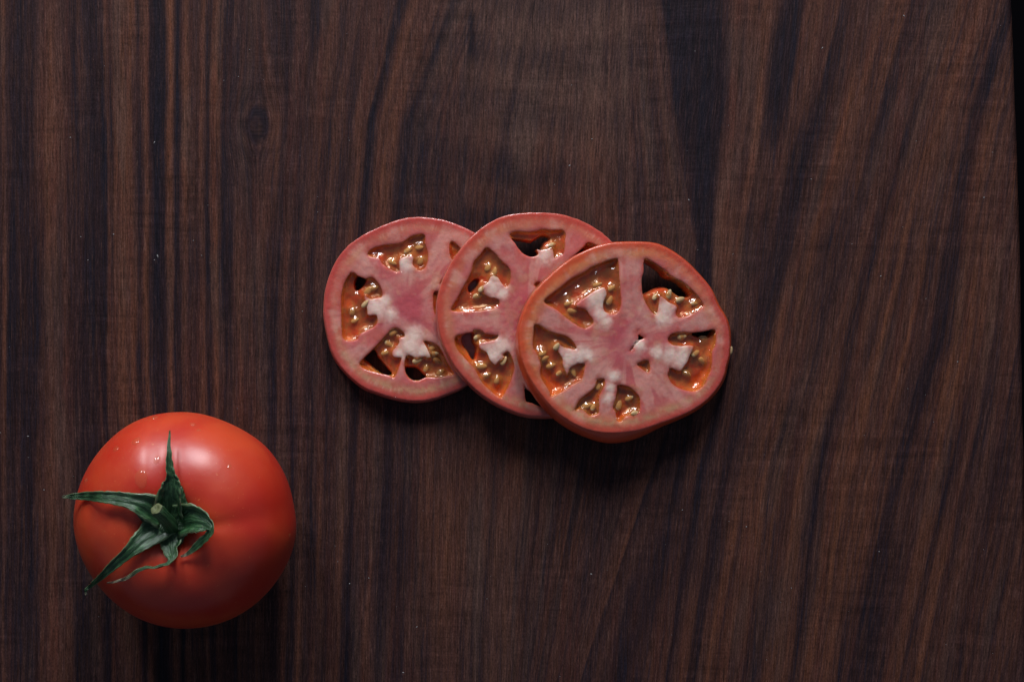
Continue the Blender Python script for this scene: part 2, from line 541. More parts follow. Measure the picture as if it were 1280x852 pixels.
def build_table():
    nx, ny = 1050, 230
    ys = np.linspace(-260, 1110, ny)
    V = np.zeros((ny, nx, 2))
    X0 = -260.0
    for j, y in enumerate(ys):
        V[j, :, 0] = np.linspace(X0, board_edge(np.array([y]))[0], nx)
        V[j, :, 1] = y
    X = V[..., 0]
    Y = V[..., 1]
    # smooth waviness of the grain itself
    Xw = X + 7 * (fbm(X * 0.012, Y * 0.006, 2, 3) - 0.5) + 2.0 * (fbm(X * 0.05, Y * 0.02, 9, 2) - 0.5)
    # the knot at the upper left pushes the fibres aside
    U = np.zeros_like(X)
    for j, y in enumerate(ys):
        gx = np.array([np.interp(y, GY, g) for g in GX])
        # cubic-smooth along y is close enough through the fbm waviness
        U[j] = np.interp(Xw[j], gx, GU)
    dark = np.full_like(X, 0.46)
    warmacc = np.zeros_like(X)
    for (u, w, s, y0, y1) in STREAKS:
        fade = smooth(y0 - 40, y0 + 50, Y) * (1 - smooth(y1 - 60, y1 + 50, Y))
        var = 0.65 + 0.7 * vnoise(Y * 0.008, np.full_like(Y, u), 4)
        wv = w * (0.8 + 0.5 * vnoise(Y * 0.006, np.full_like(Y, u * 1.7), 14))
        wv = wv * (1.2 if u > 930 else 1.0)
        if s < 0:
            warmacc += -s * fade * np.exp(-np.abs((U - u) / wv) ** 2.0)
        dark += (0.42 if u > 930 else 0.67) * s * var * fade * np.exp(-np.abs((U - u) / wv) ** 2.4)
    # broad dark tongue at the upper right of the middle
    L = np.interp(Y, [-300, 0, 60, 130, 180, 215, 300, 400], [815, 828, 836, 843, 855, 868, 876, 884])
    R = np.interp(Y, [-300, 0, 60, 150, 220, 300, 400], [890, 893, 906, 903, 895, 889, 887])
    ton = smooth(-5, 5, X - L) * (1 - smooth(-5, 4, X - R))
    dark += 0.36 * ton * (1 - smooth(330, 430, Y))
    # small dark fleck
    dark += 0.7 * np.exp(-((X - 590) / 5.0) ** 2 - ((Y - 46) / 30.0) ** 4)
    # knot
    kr = np.sqrt(((X - 322) / 13) ** 2 + ((Y - 156) / 17) ** 2)
    ka = 2.2 * np.cos(kr * 4.6 + 3 * fbm(X * .05, Y * .05, 8, 2))
    dark += 0.18 * ka * np.exp(-(kr / 1.5) ** 2) + 0.45 * np.exp(-(kr / 0.6) ** 2)
    # pale, plainer wood in the cathedral figure with faint arcs across it
    cath = np.exp(-((X - 690) / 130) ** 4 - ((Y - 60) / 150) ** 4)
    arc = np.sin((Y + 0.0035 * (X - 640) ** 2 * 0.4 + 0.35 * (X - 640) * -0.6) * 0.085 + 5 * fbm(X * .008, Y * .012, 6, 3))
    dark += cath * (-0.16 + 0.13 * arc)
    low = np.exp(-((X - 640) / 110) ** 4 - ((Y - 330) / 140) ** 4)
    arc2 = np.sin((Y * 1.0 + 0.25 * np.abs(X - 700)) * 0.075 + 6 * fbm(X * .010, Y * .014, 16, 3))
    dark += low * (0.08 + 0.17 * arc2)
    dark += 0.22 * (fbm(X * 0.012, Y * 0.008, 20, 3) - 0.5)
    warm = np.clip(0.42 + 1.3 * (fbm(U * 0.06, Y * 0.004, 12, 3) - 0.5) + 0.15 * smooth(900, 1000, U), 0, 1)
    warm = np.clip(warm - 0.12 + 0.75 * warmacc, 0, 1)
    warm *= 1 - 0.6 * cath
    pale = np.clip(0.55 * cath + 0.35 * np.exp(-((U - 640) / 70) ** 2) * smooth(560, 700, Y)
                   + 0.5 * smooth(.55, .75, fbm(U * 0.05, Y * 0.005, 30, 3)), 0, 0.8)
    # swell of the saw marks: barely uneven top
    Z = 0.02 * (fbm(X * 0.004, Y * 0.012, 40, 3) - 0.5)
    # rounded arris at the right edge
    e = board_edge(Y) - X
    Z = Z - 6.0 * np.clip(1 - e / 7.5, 0, 1) ** 2
    P = np.stack([(X - 640) * S, (426 - Y) * S, Z * S], -1).reshape(-1, 3)
    P[:, 2] -= P[:, 2].max() * 1.0
    idx = np.arange(ny * nx).reshape(ny, nx)
    q = np.stack([idx[:-1, :-1], idx[1:, :-1], idx[1:, 1:], idx[:-1, 1:]], -1).reshape(-1, 4)
    # sides
    loop = np.concatenate([idx[0, :], idx[1:, -1], idx[-1, -2::-1], idx[-2:0:-1, 0]])
    base = len(P)
    Pl = P[loop].copy()
    Pl[:, 2] = -0.022
    P = np.vstack([P, Pl])
    n = len(loop)
    k = np.arange(n)
    side = np.stack([loop[k], loop[(k + 1) % n], base + (k + 1) % n, base + k], -1)
    q = np.vstack([q, side])
    fig = np.stack([dark, warm, pale], -1).reshape(-1, 3)
    gr = np.stack([U, Y, np.zeros_like(U)], -1).reshape(-1, 3)
    fig = np.vstack([fig, fig[loop]])
    gr = np.vstack([gr, gr[loop] + [0, 0, 30]])
    lean = 0.10 * smooth(300, 1200, X)
    XF = X + lean * Y + 6 * (fbm(X * 0.01, Y * 0.008, 52, 2) - 0.5)
    kd = np.exp(-((Y - 156) / 45.0) ** 2)
    XF = XF - 14 * kd * np.tanh((X - 322) / 12.0) * np.exp(-((X - 322) / 45.0) ** 2)
    fbv = np.stack([XF, Y, np.zeros_like(U)], -1).reshape(-1, 3)
    fbv = np.vstack([fbv, fbv[loop] + [0, 0, 30]])
    o = mesh_obj('tabletop', P, q, M_wood, attrs={'figure': fig}, vattrs={'grain': gr, 'fibre': fbv})
    tag(o, kind='structure')
    return o


table = build_table()
fl = mesh_obj('counter', [(-2, -2, -0.022), (2, -2, -0.022), (2, 2, -0.022), (-2, 2, -0.022)], [(0, 1, 2, 3)], M_floor)
fl.location.z = -0.001
tag(fl, kind='structure')


# ------------------------------------------------------------------ picture point to a plane of the place
def ray(px, py):
    o = Vector((0, 0, D))
    d = Vector(((px - 640) * S, (426 - py) * S, -D)).normalized()
    return o, d


def on_plane(px, py, mat, z):
    """point, in units of S and in the frame mat, where the sight line meets the frame's plane z"""
    o, d = ray(px, py)
    inv = mat.inverted()
    lo = inv @ o
    ld = inv.to_3x3() @ d
    t = (z - lo.z) / ld.z
    p = lo + ld * t
    return (p.x / S, p.y / S)


def to_local(pts, mat, z):
    return np.array([on_plane(x, y, mat, z) for x, y in pts])


# ------------------------------------------------------------------ tomato slices
SEED_ME = None


def seed_mesh():
    vs = []
    fs = []
    nu, nv = 10, 12
    for i in range(nv + 1):
        t = i / nv
        a = math.pi * t
        x = -math.cos(a)
        r = math.sin(a) ** 0.9 * (0.62 - 0.20 * x)
        if i in (0, nv):
            r = 0.02
        for k in range(nu):
            b = 2 * math.pi * k / nu
            vs.append((x * 5.6, r * 5.4 * math.cos(b), r * 3.2 * math.sin(b)))
    for i in range(nv):
        for k in range(nu):
            fs.append((i * nu + k, i * nu + (k + 1) % nu, (i + 1) * nu + (k + 1) % nu, (i + 1) * nu + k))
    fs.append(tuple(range(nu))[::-1])
    fs.append(tuple(nv * nu + k for k in range(nu)))
    me = bpy.data.meshes.new('seed')
    me.from_pydata([(v[0] * S, v[1] * S, v[2] * S) for v in vs], [], fs)
    for p in me.polygons:
        p.use_smooth = True
    me.materials.append(M_seed)
    return me


SEED_ME = seed_mesh()


def grid_region(Q_fn, bb, step):
    xs = np.arange(bb[0] - 2 * step, bb[2] + 3 * step, step)
    ys = np.arange(bb[1] - 2 * step, bb[3] + 3 * step, step)
    X, Y = np.meshgrid(xs, ys)
    return X, Y


def compact(P, quads):
    used = np.unique(quads)
    remap = np.full(len(P), -1)
    remap[used] = np.arange(len(used))
    return used, remap[quads]


def boundary_edges(quads):
    e = np.concatenate([quads[:, [0, 1]], quads[:, [1, 2]], quads[:, [2, 3]], quads[:, [3, 0]]])
    key = np.sort(e, 1)
    k = key[:, 0].astype(np.int64) * 10000000 + key[:, 1]
    u, inv, cnt = np.unique(k, return_inverse=True, return_counts=True)
    return e[cnt[inv] == 1]


def build_slice(label, centre, tilt, z0, T, outline, skin_out, cavities, white, warmth, seed, juice=()):
    """cavities: dict(poly, holes, level, depth, seeds); all traced points are turned into the slice's own flat frame"""
    loc = Vector(((centre[0] - 640) * S, (426 - centre[1]) * S, z0))
    root = empty('tomato_slice', loc, (0, tilt, 0))
    tag(root, label, 'tomato slice', 'three overlapping tomato slices')
    mat = Matrix.Translation(loc) @ root.rotation_euler.to_matrix().to_4x4()
    Tm = T * S
    out = catmull(to_local(outline, mat, Tm), 6)
    low = catmull(to_local(skin_out, mat, Tm * 0.35), 6)
    cav = []
    for c in cavities:
        cc = dict(c)
        P = catmull(to_local(c['poly'], mat, Tm), 5)
        ang = np.arange(len(P))
        P = P + 0.5 * np.stack([vnoise(ang * 0.45, ang * 0, seed + 3) - .5, vnoise(ang * 0.45, ang * 0 + 7, seed + 5) - .5], -1)
        cc['P'] = P
        cc['H'] = [catmull(to_local(h, mat, Tm * 0.5), 4) for h in c.get('holes', [])]
        cav.append(cc)
    step = 1.15
    bb = (out[:, 0].min(), out[:, 1].min(), out[:, 0].max(), out[:, 1].max())
    X, Y = grid_region(None, bb, step)
    sh = X.shape
    Q = np.stack([X.ravel(), Y.ravel()], -1)
    d, near = sdf(out, Q)
    dout = d.copy()
    dcav = np.full(len(Q), 1e9)
    for c in cav:
        P = c['P']
        m = (Q[:, 0] > P[:, 0].min() - 30) & (Q[:, 0] < P[:, 0].max() + 30) & (Q[:, 1] > P[:, 1].min() - 30) & (Q[:, 1] < P[:, 1].max() + 30)
        dc, nc = sdf(P, Q[m])
        ii = np.where(m)[0]
        dcav[ii] = np.minimum(dcav[ii], dc)
        rep = -dc > d[ii]
        d[ii[rep]] = -dc[rep]
        near[ii[rep]] = nc[rep]
    inside = (d < 0).reshape(sh)
    idx = np.arange(len(Q)).reshape(sh)
    any_in = inside[:-1, :-1] | inside[1:, :-1] | inside[1:, 1:] | inside[:-1, 1:]
    quads = np.stack([idx[:-1, :-1], idx[:-1, 1:], idx[1:, 1:], idx[1:, :-1]], -1)[any_in]
    sn = d > 0
    Qs = Q.copy()
    Qs[sn] = near[sn]
    used, quads = compact(Qs, quads)
    P2 = Qs[used]
    dd = np.minimum(d[used], 0)
    do = -np.minimum(dout[used], 0)       # distance in from the skin
    dc = np.maximum(np.where(dcav[used] > 1e8, 60, dcav[used]), 0)
    x, y = P2[:, 0], P2[:, 1]
    # cut surface: softly rounded at every edge, slightly lumpy
    z = T - 0.7 * np.exp(dd / 0.8)
    z += 1.5 * (fbm(x * 0.05, y * 0.05, seed, 3) - 0.5) + 0.35 * (fbm(x * 0.2, y * 0.2, seed + 1, 3) - 0.5)
    z -= 0.35 * np.exp(-((dc - 0) / 3.0) ** 2)
    # ---- colours
    f1 = fbm(x * 0.045, y * 0.045, seed + 11, 4)
    f2 = fbm(x * 0.13, y * 0.13, seed + 13, 3)
    f3 = fbm(x * 0.4, y * 0.4, seed + 14, 2)
    core = np.array([0.60, 0.165, 0.150])
    mauve = np.array([0.54, 0.125, 0.145])
    palep = np.array([0.68, 0.34, 0.28])
    wdir = np.clip(0.5 - 0.5 * (x * 0.75 - y * 0.45) / 90.0, 0, 1)[:, None] * warmth * 1.25
    wdir = np.clip(wdir, 0, 1)
    coral = np.array([0.62, 0.185, 0.13]) * (1 - wdir) + np.array([0.74, 0.215, 0.060]) * wdir
    edge = np.array([0.56, 0.075, 0.060]) * (1 - wdir) + np.array([0.66, 0.095, 0.028]) * wdir
    col = np.tile(core, (len(x), 1))
    def blend(col, c2, f):
        f = np.clip(f, 0, 1)[:, None]
        return col * (1 - f) + np.asarray(c2) * f
    col = blend(col, palep, smooth(0.45, 0.72, f1) * 0.5)
    col = blend(col, mauve, smooth(0.52, 0.34, f2) * 0.3)
    cw = 18 + 10 * (f1 - 0.5)
    col = blend(col, coral, (1 - smooth(cw * 0.6, cw * 1.4, do)) * 0.85)
    cx0, cy0 = out.mean(0)
    ang = np.arctan2(y - cy0, x - cx0)
    rad = np.hypot(x - cx0, y - cy0)
    spoke = fbm(ang * 6.0 + 20 + 0.6 * f1, rad * 0.016, seed + 17, 3)
    col = blend(col, (0.74, 0.39, 0.32), smooth(0.48, 0.70, spoke) * 0.6 * smooth(12, 40, rad))
    col = blend(col, (0.52, 0.085, 0.12), (1 - smooth(12, 42, rad + 16 * (f2 - .5))) * 0.6)
    hair = vnoise(ang * 62, rad * 0.10, seed + 19)
    hz = np.exp(-((do - 10) / 5.0) ** 2)
    col = blend(col, (0.80, 0.45, 0.38), smooth(0.55, 0.9, hair) * hz * (0.6 - 0.3 * warmth) * smooth(.4, .6, f1))
    # yellowish vessel ring inside the wall
    ring = np.exp(-((do - 13 - 8 * (f1 - .5)) / 4.5) ** 2) * smooth(0.35, 0.7, f1)
    col = blend(col, (0.68, 0.34, 0.17), ring * 0.35)
    lowside = smooth(10, -90, y)
    ring2 = np.exp(-((do - 11) / 6.5) ** 2) * lowside * smooth(.3, .6, f2)
    col = blend(col, (0.58, 0.40, 0.22), ring2 * 0.55)
    col = blend(col, edge, (1 - smooth(1.0 + 4 * f2, 8 + 8 * f2, do)) * .85)
    # redder lips of the cavities
    col = blend(col, (0.66, 0.35, 0.29), np.exp(-((dc - 9) / 6.0) ** 2) * smooth(16, 30, do) * smooth(.35, .6, f1) * 0.5)
    col = blend(col, (0.56, 0.10, 0.05), np.exp(-(dc / (1.5 + 6 * smooth(.5, .7, f2))) ** 2) * 0.5)
    col = np.clip(col, 0, 1) ** 1.08
    # white placenta
    wz = np.zeros(len(x))
    for (wx, wy, wr) in white:
        cxy = on_plane(wx, wy, mat, Tm)
        r = np.hypot(x - cxy[0], y - cxy[1]) / (wr * 0.88)
        wz = np.maximum(wz, 1 - smooth(0.15, 1.75, r + 0.7 * (f2 - .5) + 0.5 * (fbm(x * .3, y * .3, seed + 15, 2) - .5)))
    col = blend(col, (0.88, 0.66, 0.56), wz * 0.9 * smooth(6, 16, do))
    # a few small bruises and watery spots in the flesh
    spot = smooth(0.60, 0.74, fbm(x * 0.035, y * 0.035, seed + 41, 3))
    col = blend(col, (0.50, 0.12, 0.09), spot * 0.45 * smooth(8, 16, do) * (1 - wz))
    z += wz * (0.4 + 0.3 * (f3 - 0.5))
    # centre veins: yellow-green threads
    vein = smooth(0.60, 0.72, fbm(x * 0.09, y * 0.09, seed + 31, 3)) * smooth(25, 50, do)
    col = blend(col, (0.68, 0.48, 0.24), vein * 0.16)
    col *= (0.95 + 0.10 * f3)[:, None]
    nT = len(P2)
    top = np.column_stack([x, y, z])
    be = boundary_edges(quads)
    bot = np.column_stack([x, y, np.full(nT, 0.0)])
    V = np.vstack([top, bot])
    F = [quads, quads[:, ::-1] + nT]
    cols = [col, col]
    # walls: intermediate ring for colour and shading
    bv = np.unique(be)
    m1 = np.full(nT, -1)
    m1[bv] = np.arange(len(bv)) + 2 * nT
    mid = top[bv].copy()
    mid[:, 2] -= 2.2
    V = np.vstack([V, mid])
    wallc = np.tile(np.array([0.85, 0.27, 0.075]), (len(bv), 1))
    cols.append(wallc)
    a, b = be[:, 0], be[:, 1]
    F.append(np.stack([b, a, m1[a], m1[b]], -1))
    F.append(np.stack([m1[b], m1[a], a + nT, b + nT], -1))
    cols[1] = np.tile(np.array([0.50, 0.10, 0.03]), (nT, 1))
    mesh_obj('flesh', V * S, np.vstack(F), M_flesh, root, attrs={'tint': np.vstack(cols)})
    # ---- skin: band round the wall
    n = 260
    cen = out.mean(0)
    def polar(Pn):
        an = np.arctan2(Pn[:, 1] - cen[1], Pn[:, 0] - cen[0])
        rr = np.hypot(Pn[:, 0] - cen[0], Pn[:, 1] - cen[1])
        o_ = np.argsort(an)
        return an[o_], rr[o_]
    ao, ro = polar(out)
    al, rl = polar(low)
    th = np.linspace(-math.pi, math.pi, n, endpoint=False)
    Ro = np.interp(th, ao, ro, period=2 * math.pi)
    Rl = np.interp(th, al, rl, period=2 * math.pi)
    Rl = np.maximum(Rl, Ro * 0.985)
    bul = 0.2 + 1.1 * warmth
    jit = 0.7 * (vnoise(th * 24, th * 0, seed + 50) - 0.5)
    zt = T - 1.0 + 1.5 * (fbm(np.cos(th) * Ro * .05 + cen[0] * .05, np.sin(th) * Ro * .05 + cen[1] * .05, seed, 3) - .5)
    prof = [(Ro - 0.7 + jit * .4, zt + 0.35), (Ro + 0.25 + jit, zt + 0.1), (Ro + 0.45 + (Rl - Ro) * 0.35, zt - T * 0.16), (Rl * .7 + Ro * .3 + bul, zt * 0 + T * 0.62),
            (Rl + bul * .8, zt * 0 + T * 0.38), (Rl + 0.2, zt * 0 + T * 0.14), (Rl - 1.6, zt * 0 - 0.1), (Rl - 5, zt * 0 - 0.15)]
    V = []
    for r, zz in prof:
        V.append(np.column_stack([cen[0] + r * np.cos(th), cen[1] + r * np.sin(th), zz]))
    V = np.vstack(V)
    k = np.arange(n)
    F = []
    for i in range(len(prof) - 1):
        F.append(np.stack([i * n + k, (i + 1) * n + k, (i + 1) * n + (k + 1) % n, i * n + (k + 1) % n], -1))
    mesh_obj('skin', V * S, np.vstack(F), M_sliceskin if warmth > .5 else M_sliceskin2, root)
    # ---- locules: pulp, seeds, jelly
    for ci, c in enumerate(cav):
        if c.get('empty'):
            continue
        P = c['P']
        bb = (P[:, 0].min(), P[:, 1].min(), P[:, 0].max(), P[:, 1].max())
        X, Y = grid_region(None, bb, 0.9)
        sh = X.shape
        Q = np.stack([X.ravel(), Y.ravel()], -1)
        dP, _ = sdf(P, Q)
        dH = np.full(len(Q), 60.0)
        for H in c['H']:
            dh, _ = sdf(H, Q)
            dH = np.minimum(dH, dh)
        x, y = Q[:, 0], Q[:, 1]
        din = np.maximum(-dP, 0)
        dep = c.get('depth', 11) * 0.85
        slope = c.get('slope', 4.0)
        pz = T - 1.0 - dep * (1 - np.exp(-din / slope))
        pz += 2.4 * (fbm(x * 0.11, y * 0.11, seed + 60 + ci, 3) - 0.5)
        lv = c.get('level', 5) * 0.75
        gz = T - 1.3 - lv * (1 - np.exp(-din / 2.2)) + 3.4 * (fbm(x * 0.10, y * 0.10, seed + 90 + ci, 2) - 0.5)
        sl = []
        yellow = np.zeros(len(Q))
        for (sx, sy, sa) in c.get('seeds', []):
            q2 = on_plane(sx, sy, mat, Tm - lv * S)
            sl.append((q2, sa))
            r2 = (x - q2[0]) ** 2 + (y - q2[1]) ** 2
            pz += 2.6 * np.exp(-r2 / 34.0)
            gz += 4.2 * np.exp(-r2 / 26.0)
            yellow = np.maximum(yellow, np.exp(-r2 / 60.0))
        dO, _ = sdf(out, Q)
        outer = smooth(-36, -19, dO + 7 * (fbm(x * 0.08, y * 0.08, seed + 81 + ci, 2) - 0.5)) * (1 - np.clip(yellow * 1.6, 0, 1))
        pz -= 3.0 * outer * (1 - np.exp(-din / 3.0)) * c.get('wall', 1.0)
        hole = smooth(-0.5, 2.6, dH)
        pz = 0.6 + (pz - 0.6) * (0.25 + 0.75 * hole)
        gz = np.minimum(gz, T - 0.6)
        # outer wall side is clear orange-red; jelly side olive brown
        colr = np.tile(np.array([0.54, 0.052, 0.013]), (len(Q), 1))
        colr = colr * (1 - outer[:, None]) + np.array([0.88, 0.150, 0.026]) * outer[:, None]
        nn = fbm(x * 0.12, y * 0.12, seed + 70 + ci, 3)
        f = np.clip(smooth(0.45, 0.68, nn) * 0.5 + yellow * 0.55, 0, 1)[:, None]
        colr = colr * (1 - f) + np.array([0.52, 0.22, 0.065]) * f
        f = (smooth(0.50, 0.66, fbm(x * 0.10, y * 0.10, seed + 75 + ci, 2)) * 0.6 * (1 - outer))[:, None]
        colr = colr * (1 - f) + np.array([0.26, 0.085, 0.035]) * f
        idx = np.arange(len(Q)).reshape(sh)
        ok = ((dP < 1.3) & (dH > -0.4)).reshape(sh)
        allin = ok[:-1, :-1] & ok[1:, :-1] & ok[1:, 1:] & ok[:-1, 1:]
        quads = np.stack([idx[:-1, :-1], idx[:-1, 1:], idx[1:, 1:], idx[1:, :-1]], -1)[allin]
        if len(quads) == 0:
            continue
        used, qd = compact(Q, quads)
        be = boundary_edges(qd)
        V = np.column_stack([x[used], y[used], pz[used]])
        # beyond the lip of the cavity stay well under the cut surface
        lip = dP[used] > 0
        V[lip, 2] = T - 3.0
        n0 = len(V)
        bv = np.unique(be)
        mp = np.full(n0, -1)
        mp[bv] = n0 + np.arange(len(bv))
        V2 = V[bv].copy()
        V2[:, 2] = 0.4
        a, b = be[:, 0], be[:, 1]
        Fp = np.vstack([qd, np.stack([b, a, mp[a], mp[b]], -1)])
        cc_ = np.vstack([colr[used], colr[used][bv] * 0.8])
        po = mesh_obj('pulp', np.vstack([V, V2]) * S, Fp, M_pulp, root, attrs={'tint': cc_})
        if not c.get('dry'):
            okg = ((dP < 0.7) & (dH > 2.2)).reshape(sh)
            allin = okg[:-1, :-1] & okg[1:, :-1] & okg[1:, 1:] & okg[:-1, 1:]
            quads = np.stack([idx[:-1, :-1], idx[:-1, 1:], idx[1:, 1:], idx[1:, :-1]], -1)[allin]
            if len(quads):
                used, qd = compact(Q, quads)
                gh = smooth(2.0, 9.0, dH[used]) * (1 - 0.92 * outer[used])
                zg = pz[used] + 0.5 + (np.maximum(gz[used], pz[used] + 0.5) - pz[used] - 0.5) * gh
                V = np.column_stack([x[used], y[used], zg])
                mesh_obj('jelly', V * S, qd, M_gel, po)
        for (q2, sa) in sl:
            r2 = (x - q2[0]) ** 2 + (y - q2[1]) ** 2
            zz = pz[np.argmin(r2)] - 0.2
            so = bpy.data.objects.new('seed', SEED_ME)
            C.objects.link(so)
            so.parent = root
            so.location = (q2[0] * S, q2[1] * S, zz * S)
            k = random.uniform(0.95, 1.22)
            so.scale = (k, k * random.uniform(.85, 1.05), k)
            so.rotation_euler = (random.uniform(-.3, .3), random.uniform(-.3, .3), math.radians(sa))
    for (jx, jy, ja, jl, jw) in juice:
        q2 = on_plane(jx, jy, mat, Tm)
        V = []
        F = []
        a_ = math.radians(ja)
        for i in range(6):
            el = i / 5 * math.pi / 2
            for k_ in range(16):
                b_ = 2 * math.pi * k_ / 16
                u = jl * math.sin(el) * math.cos(b_) * (1 + .15 * math.cos(2 * b_ + jx))
                v = jw * math.sin(el) * math.sin(b_) + 0.12 * u * u / jl
                V.append((u * math.cos(a_) - v * math.sin(a_), u * math.sin(a_) + v * math.cos(a_), math.cos(el) * jw * 0.75))
        for i in range(5):
            for k_ in range(16):
                F.append((i * 16 + k_, (i + 1) * 16 + k_, (i + 1) * 16 + (k_ + 1) % 16, i * 16 + (k_ + 1) % 16))
        V = np.array(V) + [q2[0], q2[1], T - 0.9]
        mesh_obj('juice', V * S, F, M_juice, root)
    return root, mat


k6 = 852 / 140.0
def TL(p): return tr(p, 640, 290, k6)
def TR(p): return tr(p, 780, 290, k6)
def BL(p): return tr(p, 640, 420, k6)
def BR(p): return tr(p, 780, 420, k6)
def UB(p): return tr(p, 540, 260, k6)
def LB(p): return tr(p, 540, 390, k6)
def UA(p): return tr(p, 400, 265, k6)
def LA(p): return tr(p, 400, 375, k6)
def RA(p): return tr(p, 480, 375, k6)
def TB(p): return tr(p, 640, 255, 8.0)
def K1(p): return tr(p, 620, 280, 2.9375)
def K2(p): return tr(p, 520, 250, 2.938)
def K3(p): return tr(p, 390, 260, 3.278)
def seeds(f, l): return [(*f([(a, b)])[0], c) for a, b, c in l]


# ---- left slice, lying flat
A_out = K3([(50, 400), (55, 340), (75, 270), (110, 200), (160, 145), (230, 100), (310, 65), (380, 43), (450, 38), (530, 48), (600, 70), (665, 102),
            (730, 150), (785, 240), (800, 340), (790, 450), (760, 560), (700, 660), (620, 730), (560, 758), (490, 782), (420, 790), (340, 778),
            (270, 757), (210, 732), (155, 687), (105, 630), (78, 575), (60, 500), (50, 440)])
A_low = [(x - 0.5 + (x - 518) * 0.004, y + 2.6) for x, y in A_out]
A_cav = [
    dict(poly=UA([(365, 330), (380, 290), (450, 260), (550, 245), (620, 235), (700, 185), (790, 170), (800, 240), (820, 310), (815, 380), (790, 430),
                  (750, 440), (705, 400), (710, 350), (690, 330), (620, 350), (600, 370), (605, 440), (580, 455), (530, 430), (480, 400), (460, 370), (440, 350)]),
         seeds=seeds(UA, [(550, 385, -20), (670, 290, 40), (755, 270, 10), (765, 370, 70)]), depth=8, level=3.5),
    dict(poly=UA([(235, 460), (290, 485), (345, 505), (400, 500), (450, 550), (475, 610), (470, 645), (430, 655), (380, 660), (350, 640), (335, 640),
                  (350, 700), (360, 760), (370, 785), (430, 785), (430, 849), (380, 889), (300, 929), (280, 969), (220, 979), (175, 959), (165, 869), (160, 719), (165, 620), (185, 540)]),
         holes=[UA([(292, 492), (345, 510), (320, 560), (280, 590), (270, 540)])],
         seeds=seeds(UA, [(365, 600, 60), (405, 580, 20)]) + seeds(LA, [(265, 155, 30), (245, 85, 80), (345, 30, 50)]), depth=10, level=5),
    dict(poly=LA([(545, 220), (590, 215), (640, 250), (640, 280), (600, 290), (600, 330), (550, 390), (560, 430), (600, 435), (620, 440), (610, 480),
                  (590, 540), (560, 590), (530, 575), (440, 555), (350, 530), (300, 490), (330, 440), (400, 375), (440, 330), (490, 280)]),
         holes=[LA([(400, 375), (440, 440), (500, 510), (540, 558), (500, 572), (430, 530), (380, 480), (340, 440)])],
         seeds=seeds(LA, [(525, 335, -35), (560, 250, 30), (500, 400, 20)]), depth=10, level=6),
    dict(poly=RA([(165, 430), (200, 420), (240, 440), (300, 430), (345, 440), (355, 420), (335, 380), (300, 310), (340, 315), (390, 335), (430, 370),
                  (480, 470), (530, 560), (480, 575), (400, 590), (320, 590), (250, 615), (200, 600), (165, 560), (155, 500)]),
         holes=[RA([(162, 520), (230, 515), (290, 560), (310, 588), (250, 610), (200, 598), (168, 560)])],
         seeds=seeds(RA, [(380, 410, 10), (430, 550, 40), (320, 515, 80), (255, 460, 20), (405, 460, -30), (370, 360, 30)]), depth=11, level=7),
    dict(poly=UB([(140, 258), (180, 270), (230, 330), (215, 365), (170, 395), (145, 378), (133, 320)]), depth=6, level=4, seeds=[]),
    dict(poly=UB([(62, 575), (82, 540), (108, 548), (104, 575), (80, 592)]), empty=True),
    dict(poly=UB([(12, 650), (45, 632), (90, 650), (100, 760), (60, 830), (22, 800), (10, 730)]), depth=7, level=5, seeds=[]),
]
A_white = [(471, 384, 12), (507, 330, 9), (512, 434, 15), (529, 439, 10), (499, 441, 8), (480, 376, 8), (517, 418, 12), (489, 392, 9)]

